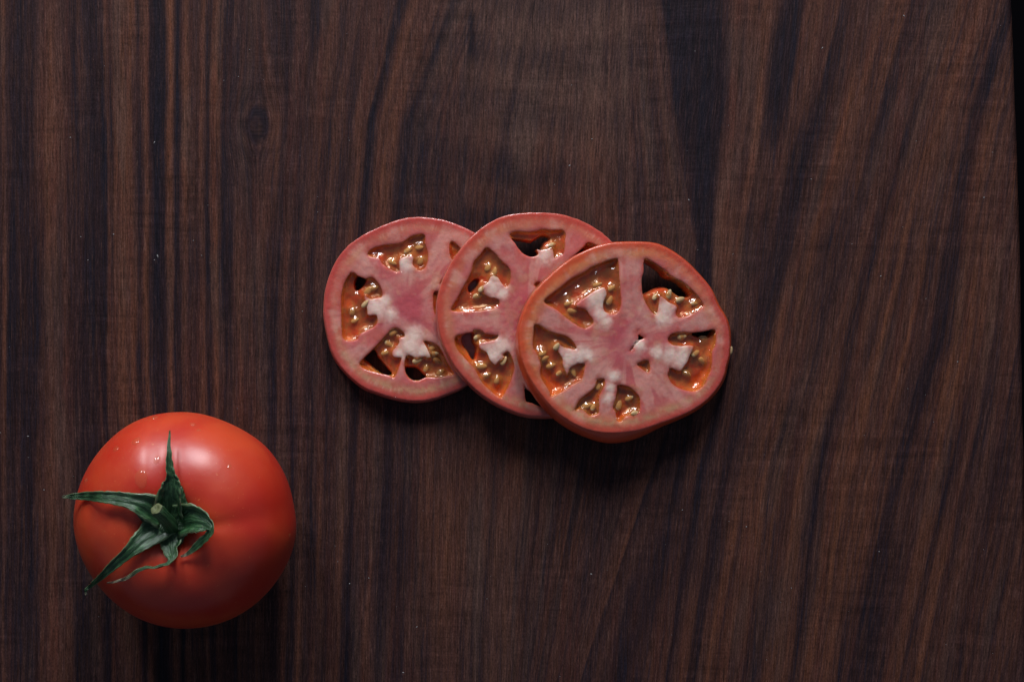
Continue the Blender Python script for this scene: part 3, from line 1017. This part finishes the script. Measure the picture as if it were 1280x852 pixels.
# ---- middle slice
B_out = K2([(78, 400), (85, 340), (110, 270), (150, 200), (200, 140), (260, 90), (330, 58), (420, 47), (510, 50), (590, 70), (660, 105), (715, 150),
            (765, 220), (800, 330), (808, 450), (780, 570), (720, 670), (640, 750), (560, 785), (470, 793), (400, 788), (340, 768),
            (280, 738), (230, 703), (180, 655), (140, 605), (110, 548), (88, 490)])
B_low = [(x - 0.8 + (x - 670) * 0.004, y + 3.0) for x, y in B_out]
B_cav = [
    dict(poly=UB([(415, 300), (470, 335), (520, 390), (590, 460), (600, 520), (590, 570), (565, 600), (530, 570), (495, 520), (450, 515), (430, 560),
                  (385, 600), (395, 650), (440, 680), (475, 682), (512, 705), (510, 740), (470, 765), (380, 780), (300, 785), (150, 780), (190, 690),
                  (250, 580), (300, 480), (320, 410), (370, 350)]),
         holes=[UB([(345, 550), (335, 590), (292, 635), (282, 600), (315, 560)])],
         seeds=seeds(UB, [(350, 670, 20), (430, 450, 60), (478, 480, 80), (375, 615, 50)]), depth=9, level=3.5),
    dict(poly=TB([(-18, 296), (30, 277), (100, 275), (200, 278), (300, 255), (400, 262), (525, 272), (528, 380), (515, 490), (470, 520), (425, 540),
                  (405, 450), (330, 455), (290, 462), (250, 455), (268, 500), (230, 525), (180, 527), (120, 500), (70, 450), (30, 390), (-10, 340)]),
         holes=[TB([(0, 365), (60, 368), (180, 385), (230, 365), (300, 328), (365, 345), (315, 385), (292, 430), (276, 465), (270, 502), (225, 530), (180, 532), (115, 505), (55, 445), (15, 400)])],
         seeds=seeds(TB, [(400, 410, 20)]), depth=8, level=4, slope=6),
    dict(poly=TB([(592, 558), (650, 490), (720, 425), (765, 385), (900, 440), (980, 520), (800, 600), (650, 605)]),
         holes=[TB([(598, 556), (650, 495), (705, 455), (740, 480), (800, 600), (650, 600)])], seeds=[], depth=7, level=4),
    dict(poly=LB([(180, 185), (240, 165), (305, 150), (320, 135), (370, 140), (410, 165), (480, 175), (500, 165), (505, 185), (480, 210), (420, 225), (360, 240),
                  (370, 280), (420, 310), (440, 360), (480, 400), (510, 375), (545, 345), (540, 325), (580, 300), (610, 350), (625, 420), (600, 520), (540, 640),
                  (510, 650), (440, 590), (380, 530), (325, 430), (290, 390), (250, 350), (200, 290), (175, 240)]),
         holes=[LB([(235, 185), (300, 165), (305, 230), (330, 275), (315, 360), (275, 290), (240, 240)])],
         seeds=seeds(LB, [(380, 412, 0), (418, 482, 30), (495, 515, 80), (545, 370, 60), (350, 190, 30)]), depth=9, level=5),
    dict(poly=LB([(703, 560), (730, 590), (800, 640), (850, 720), (760, 692), (715, 672)]), empty=True),
    dict(poly=TB([(225, 800), (262, 778), (300, 800), (280, 840), (240, 830)]), depth=6, level=4, seeds=[]),
]
B_white = [(616, 358, 12), (621, 345, 8), (617, 442, 14), (627, 432, 11), (680, 320, 12), (628, 366, 8)]

# ---- right slice, on top
C_face = K1([(450, 68), (560, 68), (620, 85), (690, 130), (750, 190), (790, 240), (815, 300), (845, 350), (857, 400), (857, 470), (846, 520), (832, 570),
             (797, 622), (750, 664), (690, 698), (600, 732), (540, 752), (480, 764), (410, 766), (340, 755), (280, 728), (225, 690), (178, 640), (140, 590),
             (110, 535), (90, 470), (86, 400), (94, 350), (112, 300), (150, 240), (210, 180), (280, 125), (350, 90), (400, 75)])
C_low = K1([(450, 68), (560, 70), (620, 87), (690, 133), (750, 193), (790, 244), (818, 300), (846, 350), (858, 400), (858, 470), (848, 520), (835, 572),
            (800, 627), (750, 672), (690, 707), (600, 745), (540, 775), (480, 795), (410, 801), (340, 784), (265, 750), (203, 705), (158, 655), (120, 600),
            (94, 540), (76, 470), (76, 400), (88, 350), (108, 300), (148, 240), (208, 180), (280, 125), (350, 90), (400, 75)])
C_cav = [
    dict(poly=TL([(245, 525), (370, 420), (450, 355), (560, 300), (600, 270), (680, 235), (790, 200), (812, 230), (820, 350), (826, 440), (828, 560), (800, 615),
                  (760, 625), (705, 600), (695, 540), (720, 480), (715, 440), (690, 420), (620, 455), (570, 490), (500, 540), (497, 568), (560, 590), (600, 640),
                  (620, 690), (560, 730), (500, 710), (420, 655), (340, 590)]),
         seeds=seeds(TL, [(460, 600, -5), (745, 520, 60), (760, 425, 30), (430, 545, 20), (650, 400, 20)]), depth=12, level=6, slope=5),
    dict(poly=BL([(172, -86), (215, -81), (300, -31), (430, 9), (495, 95), (440, 95), (390, 80), (345, 50), (350, 110), (385, 170), (385, 210), (400, 250),
                  (420, 295), (435, 260), (445, 240), (500, 210), (555, 210), (550, 250), (530, 325), (460, 370), (395, 415), (300, 460), (285, 420), (225, 320),
                  (215, 270), (220, 215), (190, 130), (165, 90), (163, 0)]),
         seeds=seeds(BL, [(235, 130, 25), (300, 225, 20), (365, 280, 35), (468, 275, -70), (250, 172, 30), (335, 80, 60)]), depth=10, level=5),
    dict(poly=BL([(650, 330), (700, 325), (707, 365), (680, 420), (662, 470), (662, 540), (655, 590), (600, 605), (575, 590), (550, 565), (520, 555), (480, 565),
                  (495, 520), (520, 480), (570, 440), (620, 400), (640, 360)]),
         seeds=seeds(BL, [(620, 535, 60), (570, 530, 20), (660, 380, 60)]), depth=10, level=6),
    dict(poly=K1([(450, 590), (490, 598), (520, 625), (530, 650), (525, 690), (500, 703), (478, 705), (460, 725), (445, 720), (440, 690), (430, 675), (440, 640), (445, 610)]),
         seeds=seeds(K1, [(508, 693, 10), (452, 665, 70), (490, 640, 30)]), depth=11, level=8),
    dict(poly=TR([(150, 240), (160, 205), (200, 215), (300, 280), (370, 340), (450, 380), (540, 460), (600, 540), (600, 570), (540, 610), (480, 640), (420, 650),
                  (395, 620), (402, 565), (345, 535), (300, 498), (272, 485), (265, 560), (250, 620), (220, 615), (180, 560), (145, 480), (135, 370), (150, 300)]),
         holes=[TR([(140, 232), (250, 292), (310, 352), (400, 388), (485, 478), (420, 482), (330, 422), (240, 427), (165, 465), (130, 450), (128, 360)])],
         seeds=seeds(TR, [(235, 490, 60), (430, 515, 20), (340, 475, 70), (540, 545, 0)]), depth=9, level=5, slope=6),
    dict(poly=BR([(340, 10), (370, -20), (450, -30), (510, -26), (600, -35), (690, -50), (700, 10), (695, 70), (672, 130), (665, 250), (630, 330), (600, 385),
                  (540, 420), (450, 405), (370, 360), (335, 300), (345, 258), (350, 235), (390, 255), (430, 265), (450, 240), (480, 200), (500, 150), (530, 85),
                  (500, 70), (430, 75), (370, 65), (340, 40)]),
         holes=[BR([(515, -22), (600, -30), (670, -42), (640, -5), (600, 5), (560, 0)])],
         seeds=seeds(BR, [(480, 285, -25), (595, 190, -60), (545, 130, 30), (610, 15, 10), (440, 5, 10)]), depth=10, level=5.5),
    dict(poly=TR([(112, 745), (122, 780), (158, 806), (125, 822), (95, 850), (60, 902), (46, 896), (80, 848), (103, 820), (112, 800), (104, 770)]), empty=True),
    dict(poly=BR([(100, 215), (130, 195), (182, 185), (200, 230), (188, 275), (150, 258)]), depth=9, level=7, seeds=[]),
]
C_white = [(712, 444, 13), (724, 443, 11), (735, 443, 8), (748, 375, 14), (752, 392, 9), (758, 402, 8), (832, 384, 11), (829, 397, 10), (852, 445, 15), (838, 442, 11),
           (822, 440, 9), (768, 470, 8), (760, 497, 7), (763, 484, 6), (800, 432, 8)]

def juice_of(f, l): return [(*f([(a, b)])[0], c, d, e) for a, b, c, d, e in l]


T = 22.0
tB = math.radians(7.8)
tC = math.radians(10.8)
build_slice('left tomato slice lying flat on the wood, partly under the middle slice', (518, 388), 0.0, 0.0002, T, A_out, A_low, A_cav, A_white, 0.0, 3, juice_of(UA, [(500, 405, -50, 7, 2.4), (768, 425, 25, 6, 2.4), (600, 462, 10, 5, 1.8)]) + juice_of(LA, [(262, 290, 25, 7, 2.6), (225, 350, 35, 4, 1.6), (570, 748, 0, 3, 1.5)]))
build_slice('middle tomato slice leaning on the left slice and partly under the right one', (670, 394), tB, math.sin(tB) * 124 * S + 0.0003, T, B_out, B_low, B_cav, B_white, 0.25, 21, juice_of(UB, [(275, 800, 20, 9, 2.4), (392, 788, -15, 5, 2.2), (310, 765, 0, 3, 1.6)]) + juice_of(TB, [(492, 420, -78, 9, 2.2)]) + juice_of(LB, [(512, 632, -30, 4, 2.2)]))
rootC, matC = build_slice('right tomato slice on top, its whole cut face in view, with orange rim', (781, 428), tC, math.sin(tC) * 132 * S + 0.0003, T, C_face, C_low, C_cav, C_white, 0.75, 43, juice_of(TL, [(650, 308, 40, 7, 2.2), (812, 470, -85, 8, 2.6), (785, 612, 30, 5, 1.8)]) + juice_of(TR, [(545, 615, 32, 10, 2.4)]) + juice_of(BL, [(468, 372, 33, 12, 1.8), (645, 622, 0, 3, 1.6)]) + juice_of(BR, [(648, 205, 88, 6.5, 2.3), (655, 112, 0, 2.5, 1.8), (580, 385, 0, 3, 2)]))

# the seed stuck to the outside of the right slice
so = bpy.data.objects.new('seed', SEED_ME)
C.objects.link(so)
so.parent = rootC
q2 = on_plane(913.5, 438, matC, T * 0.6 * S)
so.location = (q2[0] * S, q2[1] * S, T * 0.6 * S)
so.rotation_euler = (0.4, 0, math.radians(75))
so.scale = (0.95, 0.8, 0.9)


# ------------------------------------------------------------------ whole tomato
TZ = 0.0255      # height of its widest girth
TH = 0.0530      # top of the shoulders
f0 = 1 - TZ / D
Tc = Vector(((233 - 640) * f0 * S, (426 - 648.5) * f0 * S, 0))
tom = empty('whole_tomato', Tc)
tag(tom, 'whole red tomato with green calyx and water drops at the lower left', 'tomato')
sil = [(95, 650), (98, 620), (104, 600), (116, 577), (135, 553), (158, 533), (185, 520), (215, 515), (245, 516), (272, 524), (300, 537), (325, 555),
       (345, 580), (358, 605), (366, 635), (370, 660), (366, 685), (354, 713), (336, 738), (312, 760), (285, 774), (258, 781), (228, 783), (200, 778),
       (172, 767), (148, 751), (128, 731), (112, 708), (101, 683)]
sp = np.array([((x - 640) * f0 - (233 - 640) * f0, (426 - y) * f0 - (426 - 648.5) * f0) for x, y in sil])
sa = np.arctan2(sp[:, 1], sp[:, 0])
sr = np.hypot(sp[:, 0], sp[:, 1])
od = np.argsort(sa)
sa, sr = sa[od], sr[od]
NT, NP = 240, 140
th = np.linspace(-math.pi, math.pi, NT, endpoint=False)
R = np.interp(th, sa, sr, period=2 * math.pi)
ker = np.ones(9) / 9
R = np.convolve(np.concatenate([R[-8:], R, R[:8]]), ker, 'same')[8:-8]
GROOVES = [(98, .040, 11), (5, .020, 9), (-52, .020, 16), (-97, .016, 16), (-150, .020, 18), (160, .020, 15), (48, .008, 14)]
V = []
al = np.linspace(-math.pi / 2, math.pi / 2, NP)
for a in al:
    cr = max(math.cos(a), 0.0) ** 0.80
    if a > 0:
        zz = TZ + (TH - TZ) * abs(math.sin(a)) ** 0.93
    else:
        zz = TZ - TZ * abs(math.sin(a)) ** 0.95
    g = np.zeros(NT)
    for (deg, amp, wd) in GROOVES:
        dd = (np.degrees(th) - deg + 180) % 360 - 180
        g += amp * np.exp(-(dd / wd) ** 2)
    up = max(0.0, math.sin(a))
    amt = up ** 1.2
    r = R * cr * (1 - g * amt * 0.6)
    z = zz - g * amt * 0.0300 * smooth(0.0, 0.5, cr)
    if a > 0:
        z = z - 0.0065 * math.exp(-(cr / 0.26) ** 2)
    else:
        z = z + 0.003 * math.exp(-(cr / 0.25) ** 2)
    V.append(np.column_stack([r * np.cos(th) * S, r * np.sin(th) * S, np.full(NT, 1.0) * z]))
V = np.vstack(V)
# uneven growth
V += 0.0009 * np.stack([fbm(V[:, 0] * 40 + 5, V[:, 1] * 40 + V[:, 2] * 40 + 7, 77, 2) - .5] * 3, -1)
k = np.arange(NT)
F = []
for i in range(NP - 1):
    F.append(np.stack([i * NT + k, i * NT + (k + 1) % NT, (i + 1) * NT + (k + 1) % NT, (i + 1) * NT + k], -1))
V[:, 2] -= V[:, 2].min() - 0.0001
body = mesh_obj('body', V, np.vstack(F), M_body, tom)
bvh = BVHTree.FromPolygons([Vector(v) + Tc for v in V], [tuple(int(i) for i in f) for f in np.vstack(F)])


def hit(px, py):
    o, d = ray(px, py)
    return bvh.ray_cast(o, d)


def at_height(px, py, z):
    t = (D - z) / D
    return Vector(((px - 640) * S * t, (426 - py) * S * t, z))


def surf_below(x, y):
    h = bvh.ray_cast(Vector((x, y, 0.2)), Vector((0, 0, -1)))
    return h[0].z if h[0] else None


# ---- calyx
cal_c = hit(214, 655)[0]
calyx = empty('calyx', cal_c - Tc)
calyx.parent = tom
CO = cal_c.copy()


def ribbon(name, pts, nseg=40, cup=0.25, dry=None, ridge=0.35):
    """pts: (px, py, width px, lift mm above the skin or ('z', mm), twist deg)"""
    P = []
    for (px, py, w, lf, tw) in pts:
        if isinstance(lf, tuple):
            p = at_height(px, py, lf[1] * 0.001)
        else:
            h = hit(px, py)[0]
            p = at_height(px, py, h.z + lf * 0.001)
        P.append((p.x, p.y, p.z, w * S * 0.5 * 1.03, math.radians(tw)))
    P = np.array(P)
    n = len(P)
    t = np.arange(n)
    # smooth resample with catmull on open line
    out = []
    Pe = np.vstack([2 * P[0] - P[1], P, 2 * P[-1] - P[-2]])
    for j in range(nseg + 1):
        u = j / nseg * (n - 1)
        i = min(int(u), n - 2)
        f = u - i
        p0, p1, p2, p3 = Pe[i], Pe[i + 1], Pe[i + 2], Pe[i + 3]
        out.append(0.5 * ((2 * p1) + (-p0 + p2) * f + (2 * p0 - 5 * p1 + 4 * p2 - p3) * f * f + (-p0 + 3 * p1 - 3 * p2 + p3) * f**3))
    out = np.array(out)
    out[:, 3] = np.maximum(out[:, 3], 0.00012)
    m = 9
    V = []
    A = []
    for j in range(nseg + 1):
        a = out[max(j - 1, 0), :3]
        b = out[min(j + 1, nseg), :3]
        tan = Vector(b - a).normalized()
        side = tan.cross(Vector((0, 0, 1)))
        if side.length < 1e-4:
            side = Vector((1, 0, 0))
        side.normalize()
        side = Matrix.Rotation(out[j, 4], 3, tan) @ side
        nor = side.cross(tan).normalized()
        c = Vector(out[j, :3])
        w = out[j, 3]
        row_t, row_b = [], []
        for k_ in range(m):
            s = -1 + 2 * k_ / (m - 1)
            wv = w * (1 + 0.13 * (random.random() - .5) * (abs(s) == 1))
            h = cup * w * (s * s) + ridge * w * 0.35 * math.cos(s * 7.5) * (1 - s * s * .6)
            thick = 0.00012 + 0.00035 * (1 - s * s)
            h += 0.00022 * math.sin(j * 1.3 + s * 3 + pts[0][0]) * abs(s)
            p = c + side * (s * wv) + nor * h
            row_t.append(p + nor * thick * 0.5)
            row_b.append(p - nor * thick * 0.5)
            A.append((s, j / nseg * 6, 0))
        V += row_t + row_b[::-1]
        dv = 0.0
        if dry is not None:
            dv = float(smooth(dry[0], dry[1], j / nseg))
        A[-m:] = [(x_[0], x_[1], dv) for x_ in A[-m:]]
        A += [(x_[0], x_[1], dv) for x_ in A[-m:][::-1]]
    V = np.array([tuple(v) for v in V])
    # keep above the skin
    for i in range(len(V)):
        sz = surf_below(V[i, 0], V[i, 1])
        if sz is not None and V[i, 2] < sz + 0.00025:
            V[i, 2] = sz + 0.00025 + 0.0002 * ((i % (2 * m)) < m)
    V -= np.array(CO)
    F = []
    L = 2 * m
    for j in range(nseg):
        for k_ in range(L):
            F.append((j * L + k_, j * L + (k_ + 1) % L, (j + 1) * L + (k_ + 1) % L, (j + 1) * L + k_))
    F.append(tuple(range(L))[::-1])
    F.append(tuple(nseg * L + k_ for k_ in range(L)))
    return mesh_obj(name, V, F, M_green, calyx, vattrs={'along': np.array(A), 'rim': np.array([(abs(a[0]), 0, 0) for a in A])})


def H1(l): return [(150 + a / k6, 590 + b / k6, w, z, tw) for a, b, w, z, tw in l]


ribbon('sepal', [(212, 640, 34, 1.2, 0), (213, 620, 28, 1.8, 0), (215, 608, 22, 2.4, 0), (215, 599, 18, 3.0, 0), (213, 592, 10, 4.2, 20), (211, 580, 8.5, 5.4, 35), (210.5, 564, 5.5, 7, 40), (212, 538, 1.2, 8.5, 30)], cup=0.45)
ribbon('sepal', [(205, 640, 34, 1.0, 0), (185, 632, 29, 1.5, 0), (165, 626, 18, 1.9, 8), (145, 622.5, 15, 2.4, 10), (125, 620.5, 12, 3.6, 8), (108, 619.5, 9.5, ('z', 43.5), 5), (92, 620, 6.5, ('z', 41.5), 0), (78, 620.5, 2.5, ('z', 40.5), 0)],
       cup=0.35, dry=(0.9, 1.05))
ribbon('sepal', [(205, 652, 36, 1.0, 0), (189, 666, 29, 1.3, 0), (174, 678, 21, 1.8, 0), (160, 690, 14, 2.2, -8), (144, 704, 11, 2.8, -5), (129, 718, 7.5, 4.0, 0), (114, 731, 4.5, ('z', 41.0), 0), (107.5, 737, 3.2, ('z', 40), 0), (108, 743, 2.0, ('z', 39.5), 0)],
       cup=0.3, dry=(0.90, 0.97))
ribbon('sepal', [(213, 660, 34, 0.9, 0), (215, 676, 27, 1.2, 0), (216, 688, 19, 2.0, 10), (217, 696, 13, 3.0, 30), (210, 704, 7, 3.6, 60), (196, 708.5, 4.4, 3.2, 70), (182, 709.5, 4.0, 3.0, 50), (172, 713, 4.4, 3.2, 10), (160, 721, 4.0, 3.4, 0), (148, 725.5, 2.8, 3.8, 0), (134, 728, 1.4, 4.2, 0)],
       cup=0.3, dry=(0.66, 0.92))
ribbon('sepal', [(222, 650, 36, 1.0, 0), (238, 647, 34, 1.8, 0), (251, 650, 28, 3.0, 0), (261, 655, 18, 4.4, 10), (264.5, 661, 11, 5.2, 25), (261, 669, 9, 4.4, 30), (252, 677, 9, 3.2, 20), (243, 685, 7, 2.4, 10), (234, 692, 4, 1.8, 0), (226, 695, 2, 1.6, 0)],
       cup=0.4, dry=(0.78, 1.0), nseg=48)

# hub of the calyx: a star-shaped disc with ribs between the sepals
hub = np.array([(150 + a / k6, 590 + b / k6) for a, b in
                [(305, 185), (350, 125), (400, 90), (470, 100), (495, 160), (520, 235), (590, 290), (600, 350), (570, 410), (545, 440), (500, 480), (475, 540), (420, 575),
                 (360, 580), (335, 555), (300, 525), (230, 540), (165, 545), (130, 500), (150, 440), (180, 385), (140, 330), (120, 270), (150, 215), (220, 185)]])
hubc = catmull(hub, 4)
bb = (hubc[:, 0].min(), hubc[:, 1].min(), hubc[:, 0].max(), hubc[:, 1].max())
X, Y = grid_region(None, bb, 0.9)
Q = np.stack([X.ravel(), Y.ravel()], -1)
dh, nr = sdf(hubc, Q)
ok = (dh < 0).reshape(X.shape)
idx = np.arange(len(Q)).reshape(X.shape)
al_ = ok[:-1, :-1] | ok[1:, :-1] | ok[1:, 1:] | ok[:-1, 1:]
quads = np.stack([idx[:-1, :-1], idx[1:, :-1], idx[1:, 1:], idx[:-1, 1:]], -1)[al_]
Qs = Q.copy()
Qs[dh > 0] = nr[dh > 0]
used, quads = compact(Qs, quads)
Vt, Vb, A = [], [], []
for (x, y), d_ in zip(Qs[used], dh[used]):
    h = hit(x, y)[0]
    an = math.atan2(y - 655, x - 214)
    rr = math.hypot(x - 214, y - 655)
    rib = 0.35 * math.cos(an * 15 + 1.0) * min(rr / 20, 1) * 0.6 + 0.9 * (vnoise(x * .25, y * .25, 8) - .5)
    lift = 0.0016 + 0.00035 * rib + 0.0006 * math.exp(-((rr - 9) / 5) ** 2)
    lift -= 0.0007 * math.exp(min(d_, 0) / 2.0)
    Vt.append(h + Vector((0, 0, lift)))
    Vb.append(h + Vector((0, 0, max(lift - 0.0009, 0.0002))))
    A.append((an * 3.0, rr * 0.06, 0))
n0 = len(Vt)
be = boundary_edges(quads)
Fh = np.vstack([quads, quads[:, ::-1] + n0, np.stack([be[:, 1], be[:, 0], be[:, 0] + n0, be[:, 1] + n0], -1)])
Vh = np.array([tuple(v) for v in Vt + Vb]) - np.array(CO)
mesh_obj('calyx_disc', Vh, Fh, M_green, calyx, vattrs={'along': np.array(A + A)})

# stem: rises from the disc and leans up and left
st = [(216, 661, 0.2, 7.6), (213.5, 657, 3.0, 7.0), (209, 650, 6.0, 6.2), (203, 643, 8.4, 6.0), (197.5, 637.5, 10.0, 6.3), (195.6, 635.5, 10.6, 5.9)]
V, F, A = [], [], []
zc = cal_c.z
m = 22
for i, (px, py, hz, r) in enumerate(st):
    c = at_height(px, py, zc + hz * 0.001)
    a = at_height(*st[max(i - 1, 0)][:2], zc + st[max(i - 1, 0)][2] * 0.001)
    b = at_height(*st[min(i + 1, len(st) - 1)][:2], zc + st[min(i + 1, len(st) - 1)][2] * 0.001)
    tan = (b - a).normalized()
    s1 = tan.cross(Vector((0, 1, 0))).normalized()
    s2 = tan.cross(s1)
    for k_ in range(m):
        an = 2 * math.pi * k_ / m
        rr = r * S * 1.18 * (1 + 0.07 * math.cos(5 * an) + 0.05 * random.uniform(-1, 1))
        V.append(c + s1 * math.cos(an) * rr + s2 * math.sin(an) * rr)
        A.append((an * 1.2, i * .4, 0.0 if i < 5 else 0.2))
for i in range(len(st) - 1):
    for k_ in range(m):
        F.append((i * m + k_, (i + 1) * m + k_, (i + 1) * m + (k_ + 1) % m, i * m + (k_ + 1) % m))
stem = mesh_obj('stem', np.array([tuple(v) for v in V]) - np.array(CO), F, M_green, calyx, vattrs={'along': np.array(A)})
# pale dished cut end
top = [V[-m + k_] for k_ in range(m)]
cc = sum(top, Vector()) / m
Vc = [tuple(p + tan * 0.00005 - CO) for p in top]
Vc += [tuple(cc + (p - cc) * 0.72 + tan * 0.0003 - CO) for p in top]
Vc += [tuple(cc + (p - cc) * 0.35 - tan * 0.0003 - CO) for p in top]
Vc.append(tuple(cc - tan * 0.0005 - CO))
Fc = []
for rI in range(2):
    for k_ in range(m):
        Fc.append((rI * m + k_, (rI + 1) * m + k_, (rI + 1) * m + (k_ + 1) % m, rI * m + (k_ + 1) % m))
for k_ in range(m):
    Fc.append((2 * m + k_, 3 * m, 2 * m + (k_ + 1) % m))
M_cut = mat_simple('cut_stem', (0.11, 0.125, 0.05), 0.6, 0.4, bump=(1500, 0.7, 0.0004), cscale=1200, cvar=1.2)
se = mesh_obj('cut_end', Vc, Fc, M_cut, calyx)

# ------------------------------------------------------------------ water drops on the tomato
DROPS = [
    (193.6, 521.7, 4.4, 1.25, 'small water drop at the very top edge of the whole tomato'),
    (241.3, 530.2, 3.8, 1.0, 'water drop near the top rim of the tomato, right of its bright shine'),
    (248.5, 537.5, 2.6, 1.0, 'tiny water drop just below the one at the tomato\'s top rim'),
    (170.3, 551.2, 5.6, 1.0, 'largest round water drop on the tomato\'s upper left shoulder'),
    (144.8, 561.0, 4.2, 1.0, 'water drop at the upper left edge of the tomato, left of the largest'),
    (196.0, 574.6, 4.0, 1.3, 'flat water drop between the tomato\'s upward sepal and its left shoulder'),
    (176.5, 598.5, 7.5, 1.5, 'wide flat water drop above the sepal pointing left'),
    (286.5, 583.0, 3.0, 1.1, 'small water drop right of the shine on the tomato'),
    (327.0, 553.0, 4.6, 1.3, 'water drop on the upper right edge of the tomato'),
    (362.0, 668.5, 2.4, 1.1, 'tiny water drop near the right edge of the tomato'),
    (107.0, 600.5, 3.2, 1.2, 'small water drop on the left edge of the tomato above the long sepal'),
]
for (px, py, r, st_, lab) in DROPS:
    h = hit(px, py)
    if h[0] is None:
        continue
    p, nrm = h[0], h[1]
    if nrm.z < 0: nrm = -nrm
    V, F = [], []
    nr_, ns = 7, 18
    rot = nrm.to_track_quat('Z', 'X').to_matrix()
    ph = random.uniform(0, 6)
    for i in range(nr_ + 1):
        a = i / nr_ * math.pi / 2
        for k_ in range(ns):
            b = 2 * math.pi * k_ / ns
            rr = r * math.sin(a) * (1 + 0.08 * math.cos(2 * b + ph) + 0.05 * math.cos(3 * b)) if i else 0.01
            v = Vector((rr * math.cos(b) * S * st_, rr * math.sin(b) * S, (math.cos(a) * r * 0.36 - 0.2) * S))
            V.append(tuple(rot @ v))
    for i in range(nr_):
        for k_ in range(ns):
            F.append((i * ns + k_, (i + 1) * ns + k_, (i + 1) * ns + (k_ + 1) % ns, i * ns + (k_ + 1) % ns))
    F.append(tuple(range(ns)))
    o = mesh_obj('water_drop', V, F, M_water)
    o.location = p
    tag(o, lab, 'water drop', 'water drops on the whole tomato')

# ------------------------------------------------------------------ dust and crumbs on the wood
V, F = [], []
SP = [(88, 172), (193, 178), (142, 293), (101, 296), (110, 325), (197, 320), (378, 389), (193, 325), (298, 96), (35, 545), (55, 612), (1014, 224), (933, 658), (1099, 689),
      (712, 207), (740, 174), (1028, 60), (1130, 20), (437, 729), (461, 722), (504, 840), (521, 783), (739, 717), (853, 637), (1230, 247), (1065, 305), (1101, 345), (861, 250), (1197, 452)]
SP = SP + [(rng.uniform(0, 1260), rng.uniform(0, 852)) for _ in range(110)]
for i, (x, y) in enumerate(SP):
    big = i < 29
    n = 5
    r = random.uniform(0.55, 0.9) if big else random.uniform(0.2, 0.42)
    el = random.choice([1, 1, 1.6, 2.4])
    a0 = random.uniform(0, 3.14)
    b0 = len(V)
    for k_ in range(n):
        a = 2 * math.pi * k_ / n
        u, v = math.cos(a) * r * el, math.sin(a) * r
        V.append(((x - 640 + u * math.cos(a0) - v * math.sin(a0)) * S, (426 - y + u * math.sin(a0) + v * math.cos(a0)) * S, 0.00002))
    V.append(((x - 640) * S, (426 - y) * S, r * 0.8 * S))
    for k_ in range(n):
        F.append((b0 + k_, b0 + (k_ + 1) % n, b0 + n))
dst = mesh_obj('dust', V, F, M_dust, smooth_shade=False)
tag(dst, 'pale specks of dust scattered on the dark wood', 'dust', kind='stuff')
